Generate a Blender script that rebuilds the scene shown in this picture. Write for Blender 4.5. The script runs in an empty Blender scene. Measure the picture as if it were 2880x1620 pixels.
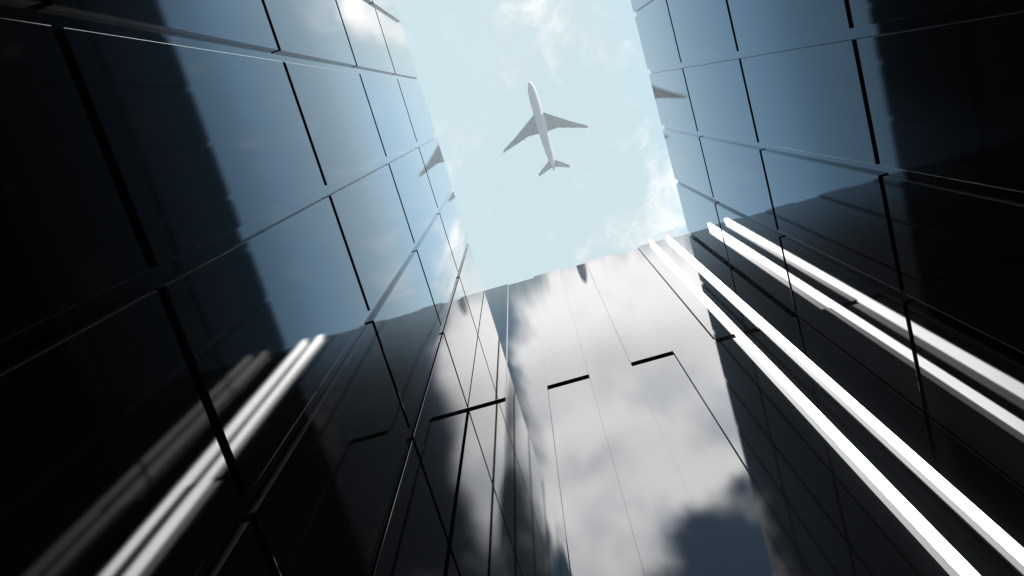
import bpy, bmesh, math, random
from mathutils import Vector, Matrix

random.seed(4)
S = 10.0            # metres per layout unit (half width of the courtyard on the west side)
TILT = -.039  # bend of the west tower's shading normal, steers its reflections
CZ = 1.6            # eye height of the camera above the paving
scene = bpy.context.scene
COL = scene.collection

# ------------------------------------------------------------------ node helpers
def new_mat(name):
    m = bpy.data.materials.new(name); m.use_nodes = True
    nt = m.node_tree; nt.nodes.clear()
    return m, nt

def lk(nt, a, b): nt.links.new(a, b)

def math_n(nt, op, a, b=None, c=None, clamp=False):
    n = nt.nodes.new('ShaderNodeMath'); n.operation = op; n.use_clamp = clamp
    for i, v in enumerate((a, b, c)):
        if v is None: continue
        if isinstance(v, (int, float)): n.inputs[i].default_value = v
        else: lk(nt, v, n.inputs[i])
    return n.outputs[0]

def smooth(nt, v, lo, hi, a=0.0, b=1.0):
    n = nt.nodes.new('ShaderNodeMapRange'); n.interpolation_type = 'SMOOTHSTEP'
    lk(nt, v, n.inputs[0])
    for i, x in enumerate((lo, hi, a, b)): n.inputs[i + 1].default_value = x
    return n.outputs[0]

def mixc(nt, fac, a, b, mode='MIX'):
    n = nt.nodes.new('ShaderNodeMix'); n.data_type = 'RGBA'; n.blend_type = mode; n.clamp_factor = True
    if isinstance(fac, (int, float)): n.inputs[0].default_value = fac
    else: lk(nt, fac, n.inputs[0])
    for i, v in ((6, a), (7, b)):
        if isinstance(v, tuple): n.inputs[i].default_value = (*v, 1)
        else: lk(nt, v, n.inputs[i])
    return n.outputs[2]

def noise(nt, vec, scale, detail=6, rough=0.55, dist=0.0, out=0):
    n = nt.nodes.new('ShaderNodeTexNoise'); n.inputs['Scale'].default_value = scale
    n.inputs['Detail'].default_value = detail; n.inputs['Roughness'].default_value = rough
    n.inputs['Distortion'].default_value = dist
    if vec is not None: lk(nt, vec, n.inputs['Vector'])
    return n.outputs[out]

# ------------------------------------------------------------------ materials
def mirror_black(name, rough, tint=(1, .998, .995), base=(.004, .0045, .005), tilt=None, scale=1.0):
    """Polished black cladding glass: hardly any body colour, reflection that rises towards grazing view."""
    m, nt = new_mat(name)
    out = nt.nodes.new('ShaderNodeOutputMaterial')
    dif = nt.nodes.new('ShaderNodeBsdfDiffuse'); dif.inputs[0].default_value = (*base, 1)
    glo = nt.nodes.new('ShaderNodeBsdfAnisotropic'); glo.distribution = 'BECKMANN'
    glo.inputs['Color'].default_value = (*tint, 1)
    tc = nt.nodes.new('ShaderNodeTexCoord')
    nz = noise(nt, tc.outputs['Object'], .35, 5, .6)
    lk(nt, math_n(nt, 'MULTIPLY_ADD', nz, rough * .3, rough * .85), glo.inputs['Roughness'])
    lw = nt.nodes.new('ShaderNodeLayerWeight'); lw.inputs[0].default_value = .5
    cr = nt.nodes.new('ShaderNodeValToRGB'); cr.color_ramp.interpolation = 'CARDINAL'
    el = cr.color_ramp.elements
    pts = [(0, .02), (.3, .03), (.5, .07), (.6, .092), (.7, .172), (.8, .44), (.87, .78), (.91, .94), (1, 1)]
    el[0].position, el[0].color = pts[0][0], (pts[0][1],) * 3 + (1,)
    el[1].position, el[1].color = pts[-1][0], (pts[-1][1],) * 3 + (1,)
    for a, b in pts[1:-1]:
        e = el.new(a); e.color = (b, b, b, 1)
    lk(nt, lw.outputs['Facing'], cr.inputs[0])
    fac = math_n(nt, 'MULTIPLY', cr.outputs[0], scale)
    if tilt:                                   # flat upper glazing; shading normal alone tilted, hiding most of the airliner's reflection
        ge = nt.nodes.new('ShaderNodeNewGeometry')
        sp = nt.nodes.new('ShaderNodeSeparateXYZ'); lk(nt, ge.outputs['Position'], sp.inputs[0])
        up = smooth(nt, sp.outputs[2], 4.6 * S + CZ, 6.5 * S + CZ)
        b1 = smooth(nt, sp.outputs[1], -1.0 * S, -.15 * S); b2 = smooth(nt, sp.outputs[1], .98 * S, 1.7 * S, 1, 0)
        amt = math_n(nt, 'MULTIPLY', math_n(nt, 'MULTIPLY', up, b1), math_n(nt, 'MULTIPLY', b2, tilt))
        cz = nt.nodes.new('ShaderNodeCombineXYZ'); lk(nt, amt, cz.inputs[2])
        ad = nt.nodes.new('ShaderNodeVectorMath'); ad.operation = 'ADD'
        lk(nt, ge.outputs['Normal'], ad.inputs[0]); lk(nt, cz.outputs[0], ad.inputs[1])
        no = nt.nodes.new('ShaderNodeVectorMath'); no.operation = 'NORMALIZE'
        lk(nt, ad.outputs[0], no.inputs[0]); lk(nt, no.outputs[0], glo.inputs['Normal'])
    mx = nt.nodes.new('ShaderNodeMixShader')
    lk(nt, fac, mx.inputs[0]); lk(nt, dif.outputs[0], mx.inputs[1]); lk(nt, glo.outputs[0], mx.inputs[2])
    lk(nt, mx.outputs[0], out.inputs[0])
    return m

def principled(name, col, rough=.5, metal=0, var=0.0, vscale=3, spec=.5, bump=0.0):
    m, nt = new_mat(name)
    out = nt.nodes.new('ShaderNodeOutputMaterial'); b = nt.nodes.new('ShaderNodeBsdfPrincipled')
    b.inputs['Roughness'].default_value = rough; b.inputs['Metallic'].default_value = metal
    b.inputs['Specular IOR Level'].default_value = spec
    tc = nt.nodes.new('ShaderNodeTexCoord')
    nz = noise(nt, tc.outputs['Object'], vscale, 6, .6)
    lo = tuple(c * (1 - var) for c in col); hi = tuple(min(1, c * (1 + var)) for c in col)
    lk(nt, mixc(nt, nz, lo, hi), b.inputs['Base Color'])
    if bump:
        bp = nt.nodes.new('ShaderNodeBump'); bp.inputs['Strength'].default_value = bump
        lk(nt, nz, bp.inputs['Height']); lk(nt, bp.outputs[0], b.inputs['Normal'])
    lk(nt, b.outputs[0], out.inputs[0])
    return m

def lamp_mat(name, col, strength):
    m, nt = new_mat(name)
    out = nt.nodes.new('ShaderNodeOutputMaterial'); e = nt.nodes.new('ShaderNodeEmission')
    e.inputs[0].default_value = (*col, 1); e.inputs[1].default_value = strength
    lk(nt, e.outputs[0], out.inputs[0])
    return m

M_GLASS = mirror_black('polished_black_glass', .053)
M_NTILT = mirror_black('tilted_normal_black_glass', .053, tilt=TILT)  # flat panels, normal tilted in the shader to shift the mirrored airliner
M_SATIN = principled('satin_metal_panel_edge', (.36, .36, .37), .28, 1, var=.12, vscale=.5)
M_NTBACK = mirror_black('tilted_normal_glass_backing', .05, tilt=TILT)  # upright backing with the same shader normal tilt
M_EDGE = mirror_black('satin_grey_panel_edge', .06, base=(.09, .089, .087), scale=1.0)
M_BACK = mirror_black('black_glass_backing', .05)
M_ROOF = principled('dark_roof_membrane', (.05, .05, .052), .8, var=.3)
M_PAVE = principled('pale_stone_paving', (.46, .47, .48), .8, var=.25, vscale=.6, bump=.1)
M_LED = lamp_mat('led_diffuser_glow', (1, .995, .985), 8)
M_ALU = principled('aluminium_channel', (.55, .55, .56), .35, 1)

# ------------------------------------------------------------------ mesh helpers
def mesh_from(name, bm, mats):
    me = bpy.data.meshes.new(name); bm.to_mesh(me); bm.free()
    for m in mats: me.materials.append(m)
    return me

def bevel_box(name, sx, sy, sz, mat, w=.03, seg=2, edge_mat=None, both=False):
    """box from 0..s on each axis with a small polished bevel on all its edges"""
    bm = bmesh.new()
    bmesh.ops.create_cube(bm, size=1)
    for v in bm.verts:
        v.co = Vector(((v.co.x + .5) * sx, (v.co.y + .5) * sy, (v.co.z + .5) * sz))
    if w: bmesh.ops.bevel(bm, geom=bm.edges[:], offset=w, segments=seg, profile=.5, affect='EDGES')
    bm.normal_update()
    if edge_mat:
        for f in bm.faces:
            if f.normal.y > .9 or (both and f.normal.y < -.9): f.material_index = 1
    return mesh_from(name, bm, [mat] + ([edge_mat] if edge_mat else []))

def link(name, me, parent=None, loc=(0, 0, 0), rot=(0, 0, 0)):
    o = bpy.data.objects.new(name, me); COL.objects.link(o)
    o.parent = parent; o.location = loc; o.rotation_euler = rot
    return o

def thing(name, label, cat, loc, group=None):
    o = bpy.data.objects.new(name, None); COL.objects.link(o)
    o.location = loc; o.empty_display_size = .5
    o['label'] = label; o['category'] = cat
    if group: o['group'] = group
    return o

# ------------------------------------------------------------------ layout (all numbers in layout units)
PITCH, GAP, PD = .672, .0548, .0265        # column pitch, joint width, panel depth in front of the backing
ROW0, ROWS = 2.062, 2.0357                  # first joint height and storey height, above the eye
TOP = 10.20
RX = 1.640
BY = 2.185
BEV = .0011

rows = []                                   # (bottom, top) of each panel, in units above the eye
rows.append((-.12, ROW0))
for k in range(4):
    rows.append((ROW0 + GAP + k * ROWS, ROW0 + (k + 1) * ROWS))
rows[-1] = (rows[-1][0], TOP)
cols = [(-.4655 + PITCH * k, -.4655 + PITCH * k + PITCH - GAP) for k in range(-8, 4)]   # column edges along the side walls

def body(name, x0, x1, y0, y1, top, parent, mat=M_BACK, zb=-.16):
    me = bevel_box(name, (x1 - x0) * S, (y1 - y0) * S, (top - zb) * S, mat, 0)
    return link(name, me, parent, (x0 * S - parent.location.x, y0 * S - parent.location.y, 0))

def roof_parts(parent, x0, x1, y0, y1, top):
    """a low parapet kerb and a plant box, seen only from higher up"""
    z = (top + .16) * S
    px, py = parent.location.x, parent.location.y
    me = bevel_box('roof', (x1 - x0 - .1) * S, (y1 - y0 - .1) * S, .25, M_ROOF, 0)
    link('roof', me, parent, ((x0 + .05) * S - px, (y0 + .05) * S - py, z + .002))
    me = bevel_box('plant_room', 6, 9, 3.2, M_ROOF, .05)
    link('plant_room', me, parent, ((x0 + x1) / 2 * S - 3 - px, (y0 + y1) / 2 * S - 4.5 - py, z + .26))

def side_tower(sign, face, label):
    """sign -1: west tower whose face looks east; +1: the reverse"""
    if sign < 0: x0, x1 = -4.2, -face - PD
    else: x0, x1 = face + PD, 4.9
    y0, y1 = cols[0][0] - .05, 2.2112
    t = thing('glass_tower', label, 'building', ((x0 + x1) / 2 * S, (y0 + y1) / 2 * S, 0))
    body('tower_core', x0, x1, y0, y1, TOP, t, M_NTBACK if sign < 0 else M_BACK)
    roof_parts(t, x0, x1, y0, y1, TOP)
    meshes = {}
    for j, (a, b) in enumerate(cols):
        for i, (z0, z1) in enumerate(rows):
            if j == len(cols) - 1:
                b = cols[j][1] + (.008 if (i < 3 or sign < 0) else -.004)
            norm_tilt = sign < 0
            key = (round(b - a, 4), i, norm_tilt, j <= 9, j <= 10)
            if key not in meshes:
                meshes[key] = bevel_box('facade_panel', (PD - .0004) * S, (b - a) * S, (z1 - z0) * S, M_NTILT if norm_tilt else M_GLASS, BEV * S, 2, M_SATIN if j <= 9 else M_EDGE, j <= 10)
            fx = (-face - PD + .0004) if sign < 0 else face
            link('facade_panel', meshes[key], t,
                 (fx * S - t.location.x, a * S - t.location.y, z0 * S + CZ))
    return t

side_tower(-1, 1.0, 'dark glass tower on the left, mirroring blue sky and the two glowing light strips')
side_tower(1, RX, 'dark glass tower on the right with a black joint grid, past the light strips')

def end_tower():
    x0, x1 = -3.0, 4.0
    yb = 2.2125
    t = thing('glass_tower', 'pale cloud-mirroring glass tower at the bottom with staggered narrow panels and light strips',
              'building', ((x0 + x1) / 2 * S, 3.3 * S, 0))
    body('tower_core', x0, x1, yb, 4.6, TOP, t)
    roof_parts(t, x0, x1, yb, 4.6, TOP)
    edges = [-1.024 + .336 * k for k in range(9)]
    edges[0] = -1.0235; edges[1] = -.690; edges[-1] = 1.6625
    g = .0005
    bands = [(-.12, 2.008), (2.058, 6.105), (6.152, TOP)]
    for k in range(8):
        xa, xb = edges[k] + g / 2, edges[k + 1] - g / 2
        for i, (z0, z1) in enumerate(bands):
            if k % 2 and i == 1: z1 = 6.1505
            proud = (k % 2 == 0) == (i % 2 == 0)
            y = BY if proud else BY + .0165
            me = bevel_box('facade_panel', (xb - xa) * S, (yb - y - .0004) * S, (z1 - z0) * S, M_GLASS, .0006 * S)
            link('facade_panel', me, t, (xa * S - t.location.x, y * S - t.location.y, z0 * S + CZ))
    return t
end_tower()

# ------------------------------------------------------------------ light strips on the end tower
def strip(x0, x1, yfront, ywall, label):
    """a slim glowing fin standing out from the cladding, lit on its front and on both sides"""
    zt, zb = 10.17, -.10
    t = thing('light_strip', label, 'light', ((x0 + x1) / 2 * S, yfront * S, CZ + zb * S), 'tall light strips on the end tower')
    w = (x1 - x0) * S; d = (ywall - yfront) * S; h = (zt - zb) * S
    link('glowing_diffuser', bevel_box('glowing_diffuser', w, d, h, M_LED, .012, 2), t, (-w / 2, 0, 0))
    link('end_cap', bevel_box('end_cap', w - .02, d - .02, .03, M_ALU, .004, 1), t, (-w / 2 + .01, .01, h + .001))
    link('base_cap', bevel_box('base_cap', w + .02, d, .35, M_ALU, .01, 1), t, (-w / 2 - .01, -.02, -.36))
strip(1.148, 1.1745, 2.136, 2.2012, 'bright white vertical light strip farther from the right corner')
strip(1.361, 1.386, 2.136, 2.2012, 'bright white vertical light strip nearer the right corner')

# ------------------------------------------------------------------ ground
bm = bmesh.new()
n = 12; R = 6000
for i in range(n + 1):
    for j in range(n + 1):
        bm.verts.new(((i / n * 2 - 1) * R, (j / n * 2 - 1) * R, 0))
bm.verts.ensure_lookup_table()
for i in range(n):
    for j in range(n):
        a = i * (n + 1) + j
        bm.faces.new([bm.verts[k] for k in (a, a + n + 1, a + n + 2, a + 1)])
g = link('ground', mesh_from('ground', bm, [M_PAVE])); g['kind'] = 'structure'

# ------------------------------------------------------------------ the airliner
PZ = 19.2
def airliner():
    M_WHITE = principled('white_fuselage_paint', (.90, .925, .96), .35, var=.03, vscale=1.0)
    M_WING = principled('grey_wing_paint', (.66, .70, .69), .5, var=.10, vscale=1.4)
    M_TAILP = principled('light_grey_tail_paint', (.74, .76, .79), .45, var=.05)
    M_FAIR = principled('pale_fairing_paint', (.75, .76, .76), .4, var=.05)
    t = thing('airliner', 'white swept-wing airliner seen from below against the pale sky', 'airplane',
              (.025 * PZ * S, .045 * PZ * S, PZ * S + CZ))
    K = PZ * S
    def P(lat, al, z=0.0): return Vector((lat * K, (al - .045) * K, z * K))
    # fuselage: lofted rings
    prof = [(-.0108, .0001), (-.0100, .0012), (-.0085, .0023), (-.0060, .0034), (-.0030, .0043), (.0010, .0050),
            (.0060, .0055), (.0150, .0057), (.0300, .0057), (.0450, .0057), (.0560, .0055), (.0650, .0050), (.0740, .0044),
            (.0820, .0036), (.0880, .0027), (.0930, .0017), (.0965, .0009), (.0975, .0002)]
    bm = bmesh.new(); N = 28; rings = []
    for al, r in prof:
        zc = .0 if al < .06 else (al - .06) * .045
        nose_drop = -.0008 * max(0, (.002 - al) / .0128)
        rings.append([bm.verts.new(P(r * math.cos(2 * math.pi * k / N), al, zc + nose_drop + r * 1.04 * math.sin(2 * math.pi * k / N))) for k in range(N)])
    for a, b in zip(rings, rings[1:]):
        for k in range(N):
            bm.faces.new((a[k], a[(k + 1) % N], b[(k + 1) % N], b[k]))
    bm.faces.new(rings[0][::-1]); bm.faces.new(rings[-1])
    bmesh.ops.recalc_face_normals(bm, faces=bm.faces[:])
    for f in bm.faces: f.smooth = True
    link('fuselage', mesh_from('fuselage', bm, [M_WHITE]), t)

    def airfoil_surface(stations, th, mat, name, parent=t, vertical=False):
        """stations: (lat, leading edge along, trailing edge along, z, thickness scale)"""
        bm = bmesh.new(); rs = []
        cs = [0, .02, .08, .2, .4, .65, .85, 1.0]
        for (lat, le, te, z, ts) in stations:
            c = te - le; top = []; bot = []
            for u in cs:
                tt = th * ts * (math.sqrt(u) * (1 - u) * 1.9 + .02) * c
                if vertical:
                    top.append((+tt * .5, le + c * u, lat)); bot.append((-tt * .5, le + c * u, lat))
                else:
                    top.append((lat, le + c * u, z + tt * .6)); bot.append((lat, le + c * u, z - tt * .4))
            loop = top + bot[::-1]
            rs.append([bm.verts.new(P(*p)) for p in loop])
        m = len(rs[0])
        for a, b in zip(rs, rs[1:]):
            for k in range(m):
                bm.faces.new((a[k], a[(k + 1) % m], b[(k + 1) % m], b[k]))
        bm.faces.new(rs[0]); bm.faces.new(rs[-1][::-1])
        bmesh.ops.recalc_face_normals(bm, faces=bm.faces[:])
        for f in bm.faces: f.smooth = len(f.verts) == 4
        o = link(name, mesh_from(name, bm, [mat]), parent)
        return o
    zr, zt = -.0028, .0022
    for s in (-1, 1):
        w = airfoil_surface([(s * .0030, .0235, .0500, zr, 1), (s * .0058, .0268, .0498, zr, 1),
                             (s * .0175, .0350, .0492, zr + .001, .9), (s * .0350, .0470, .0545, zt - .0015, .8),
                             (s * .0510, .0563, .0594, zt, .7), (s * .0523, .0582, .0606, zt + .0002, .5)],
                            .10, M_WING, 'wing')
        # flap track fairings under the trailing edge
        for lat, a0, a1 in ((.0150, .0445, .0508), (.0242, .0455, .0532), (.0337, .0495, .0558)):
            bm = bmesh.new(); rr = []
            zz = zr + .0006 + (lat - .015) * .13
            for u, r in ((0, .00005), (.15, .00028), (.5, .00042), (.85, .00026), (1, .00004)):
                al = a0 + (a1 - a0) * u
                rr.append([bm.verts.new(P(s * lat + r * math.cos(q * math.pi / 4), al, zz - .0004 + r * 1.5 * math.sin(q * math.pi / 4))) for q in range(8)])
            for a, b in zip(rr, rr[1:]):
                for k in range(8): bm.faces.new((a[k], a[(k + 1) % 8], b[(k + 1) % 8], b[k]))
            bmesh.ops.recalc_face_normals(bm, faces=bm.faces[:])
            for f in bm.faces: f.smooth = True
            link('flap_fairing', mesh_from('flap_fairing', bm, [M_FAIR]), w)
        airfoil_surface([(s * .0010, .0815, .0932, .0010, 1), (s * .0036, .0840, .0932, .0012, 1),
                         (s * .0187, .0950, .0986, .0022, .8), (s * .0192, .0958, .0990, .0022, .6)],
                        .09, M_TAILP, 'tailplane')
    airfoil_surface([(.001, .0770, .0945, 0, 1), (.0060, .0810, .0950, 0, 1), (.0180, .0925, .0985, 0, .8)],
                    .07, M_WHITE, 'tail_fin', vertical=True)
    # belly fairing between the wings
    bm = bmesh.new(); rr = []
    for al, r in ((.0235, .0005), (.0265, .0050), (.0310, .0058), (.0400, .0060), (.0480, .0057), (.0530, .0046), (.0560, .0006)):
        rr.append([bm.verts.new(P(r * math.cos(math.pi * 2 * k / 20), al, -.0024 + .62 * r * math.sin(math.pi * 2 * k / 20))) for k in range(20)])
    for a, b in zip(rr, rr[1:]):
        for k in range(20): bm.faces.new((a[k], a[(k + 1) % 20], b[(k + 1) % 20], b[k]))
    bmesh.ops.recalc_face_normals(bm, faces=bm.faces[:])
    for f in bm.faces: f.smooth = True
    link('belly_fairing', mesh_from('belly_fairing', bm, [M_WHITE]), t)
airliner()

# ------------------------------------------------------------------ sun
SUN_EL, SUN_DIR = math.radians(24), Vector((.80, -.60, 0)).normalized()
sd = Vector((SUN_DIR.x * math.cos(SUN_EL), SUN_DIR.y * math.cos(SUN_EL), math.sin(SUN_EL)))
sl = bpy.data.lights.new('sun', 'SUN'); sl.energy = 4.0; sl.angle = math.radians(.5); sl.color = (1, .98, .95)
so = bpy.data.objects.new('sun', sl); COL.objects.link(so)
so.rotation_euler = sd.to_track_quat('Z', 'Y').to_euler(); so.location = sd * 500

# ------------------------------------------------------------------ world: sky with clouds placed by direction
w = bpy.data.worlds.new('World'); scene.world = w; w.use_nodes = True
nt = w.node_tree; nt.nodes.clear()
wout = nt.nodes.new('ShaderNodeOutputWorld'); bg = nt.nodes.new('ShaderNodeBackground')
tc = nt.nodes.new('ShaderNodeTexCoord')
sep = nt.nodes.new('ShaderNodeSeparateXYZ'); lk(nt, tc.outputs['Generated'], sep.inputs[0])
z = math_n(nt, 'MAXIMUM', sep.outputs[2], .12)
qx = math_n(nt, 'DIVIDE', sep.outputs[0], z); qy = math_n(nt, 'DIVIDE', sep.outputs[1], z)
cmb = nt.nodes.new('ShaderNodeCombineXYZ'); lk(nt, qx, cmb.inputs[0]); lk(nt, qy, cmb.inputs[1])
Q = cmb.outputs[0]
# clear sky: pale overhead, deeper blue to the east and west
ax = math_n(nt, 'ABSOLUTE', math_n(nt, 'SUBTRACT', qx, .02))
g1 = smooth(nt, ax, .08, .36)
g2 = smooth(nt, ax, .35, .60)
g3 = smooth(nt, math_n(nt, 'MULTIPLY', qy, -1), .19, .30)
pale = mixc(nt, smooth(nt, noise(nt, Q, 6, 4, .5), .42, .68, 0, .45), (.665, .826, .868), (.715, .836, .884))
clear = mixc(nt, g1, pale, (.47, .85, 1.28))
clear = mixc(nt, g2, clear, (.14, .20, .26))
g4 = smooth(nt, ax, .12, .22)
clear = mixc(nt, g3, clear, mixc(nt, g4, (.38, .62, .90), (.22, .27, .32)))
sky = nt.nodes.new('ShaderNodeTexSky'); sky.sky_type = 'NISHITA'; sky.sun_disc = False
sky.sun_elevation = SUN_EL; sky.sun_rotation = math.atan2(SUN_DIR.x, SUN_DIR.y)
skyv = nt.nodes.new('ShaderNodeVectorMath'); skyv.operation = 'SCALE'; skyv.inputs['Scale'].default_value = .08
lk(nt, sky.outputs[0], skyv.inputs[0])
clear = mixc(nt, .06, clear, skyv.outputs[0])
# clouds
BLOBS = [  # qx, qy, rx, ry, amount
    (.050, -.092, .034, .022, .52), (.070, -.062, .018, .020, .40), (.060, -.030, .012, .018, .22),
    (.140, .100, .024, .045, .34), (.138, .170, .038, .042, .38), (.190, .155, .034, .034, .52), (.125, .205, .05, .022, .42),
    (.088, .130, .013, .010, .46), (.020, .205, .030, .016, .30), (.060, .185, .03, .02, .26),
    (.145, -.140, .040, .035, .72), (.110, -.100, .020, .018, .42), (.222, .035, .02, .008, .28),
    (.060, -.360, .120, .110, 1.3), (.000, -.520, .150, .150, 1.3), (.120, -.330, .050, .110, .65), (.165, -.27, .05, .05, .4),
    (.100, -.470, .080, .060, .6), (.150, -.500, .05, .05, .4), (-.12, -.75, .2, .18, 1.0), (.02, -1.3, .6, .35, 1.0),
    (.068, -.612, .040, .036, -.85), (.112, -.645, .05, .045, -.85), (.06, -.69, .06, .04, -.6), (.140, -.550, .022, .020, -.6), (.150, -.690, .05, .05, -.7), (-.01, -.66, .05, .03, -.45),
    (-.105, -.228, .030, .030, -.85), (-.055, -.262, .03, .03, .5), (-.100, -.340, .020, .05, -.35), (-.07, -.455, .05, .03, -.30), (-.030, -.530, .03, .02, -.2),
    (-.04, -.40, .05, .08, .6), (-.02, -.30, .04, .04, .35), (-.27, -.52, .11, .30, -1.7), (.02, -.235, .06, .035, .9), (-.045, -.33, .04, .05, .6), (.19, -.40, .03, .05, -.6),
    (.230, -.33, .05, .12, -.8), (.225, -.48, .035, .06, -.3), (.185, -.42, .034, .08, .8), (.147, -.471, .03, .03, .4),
]
warp = nt.nodes.new('ShaderNodeVectorMath'); warp.operation = 'MULTIPLY_ADD'
nc = noise(nt, Q, 11, 6, .60, 0, out=1)
sub = nt.nodes.new('ShaderNodeVectorMath'); sub.operation = 'SUBTRACT'; lk(nt, nc, sub.inputs[0]); sub.inputs[1].default_value = (.5, .5, .5)
lk(nt, sub.outputs[0], warp.inputs[0]); warp.inputs[1].default_value = (.07, .07, 0); lk(nt, Q, warp.inputs[2])
QW = warp.outputs[0]
tot = None
for cx, cy, rx, ry, amt in BLOBS:
    v = nt.nodes.new('ShaderNodeVectorMath'); v.operation = 'SUBTRACT'; lk(nt, QW, v.inputs[0]); v.inputs[1].default_value = (cx, cy, 0)
    u = nt.nodes.new('ShaderNodeVectorMath'); u.operation = 'MULTIPLY'; lk(nt, v.outputs[0], u.inputs[0]); u.inputs[1].default_value = (1 / rx, 1 / ry, 0)
    d = nt.nodes.new('ShaderNodeVectorMath'); d.operation = 'DOT_PRODUCT'; lk(nt, u.outputs[0], d.inputs[0]); lk(nt, u.outputs[0], d.inputs[1])
    e = math_n(nt, 'POWER', 2.71828, math_n(nt, 'MULTIPLY', d.outputs['Value'], -1.0))
    tot = math_n(nt, 'MULTIPLY_ADD', e, amt, tot if tot is not None else 0.0)
n1 = noise(nt, QW, 27, 10, .66, .5)
n3 = noise(nt, Q, 11, 3, .5)
calm = smooth(nt, math_n(nt, 'MULTIPLY', qy, -1), .22, .50, 1.0, .45)
dens = math_n(nt, 'ADD', tot, math_n(nt, 'MULTIPLY', math_n(nt, 'MULTIPLY_ADD', n1, 1.7, -.85), calm))
dens = math_n(nt, 'ADD', dens, math_n(nt, 'MULTIPLY_ADD', n3, .9, -.45))
alpha = smooth(nt, dens, .08, 1.10)
brt = smooth(nt, math_n(nt, 'MULTIPLY', qy, -1), .085, .55, 1.10, 7.8)
side = smooth(nt, qx, .115, .17, 0, .25)
n2 = noise(nt, QW, 8, 4, .5)
shade = smooth(nt, n2, .34, .58, 0, 1.0)
deep = smooth(nt, math_n(nt, 'MULTIPLY', qy, -1), .25, .50)
tint = mixc(nt, shade, mixc(nt, deep, (.96, .965, .97), (.60, .645, .715)), (1, .99, .995))
brt = math_n(nt, 'ADD', brt, side)
cv = nt.nodes.new('ShaderNodeVectorMath'); cv.operation = 'SCALE'; lk(nt, tint, cv.inputs[0]); lk(nt, brt, cv.inputs['Scale'])
col = mixc(nt, alpha, clear, cv.outputs[0])
# hazy band towards the horizon
hz = smooth(nt, sep.outputs[2], -.05, .30, 1, 0)
col = mixc(nt, hz, col, (.55, .62, .68))
lk(nt, col, bg.inputs[0]); bg.inputs[1].default_value = 1.0
lk(nt, bg.outputs[0], wout.inputs[0])

# ------------------------------------------------------------------ camera
cam = bpy.data.cameras.new('camera'); cam.sensor_width = 36; cam.sensor_fit = 'HORIZONTAL'; cam.lens = 29.2424
cam.clip_start = .05; cam.clip_end = 20000
co = bpy.data.objects.new('camera', cam); COL.objects.link(co)
Rm = Matrix(((.959521180, -.274618732, -.0624792541), (.281635795, .935121646, .215008806), (-.000619742767, -.223901897, .974611490)))
M = Matrix.Identity(4)
for i in range(3):
    M[i][0] = Rm[i][0]; M[i][1] = -Rm[i][1]; M[i][2] = -Rm[i][2]; 
M[0][3], M[1][3], M[2][3] = 0, 0, CZ
co.matrix_world = M
scene.camera = co

scene.render.engine = 'CYCLES'
scene.cycles.max_bounces = 12; scene.cycles.glossy_bounces = 8
scene.cycles.use_denoising = True
scene.view_settings.view_transform = 'Standard'; scene.view_settings.look = 'None'
scene.view_settings.exposure = 0; scene.view_settings.gamma = 1
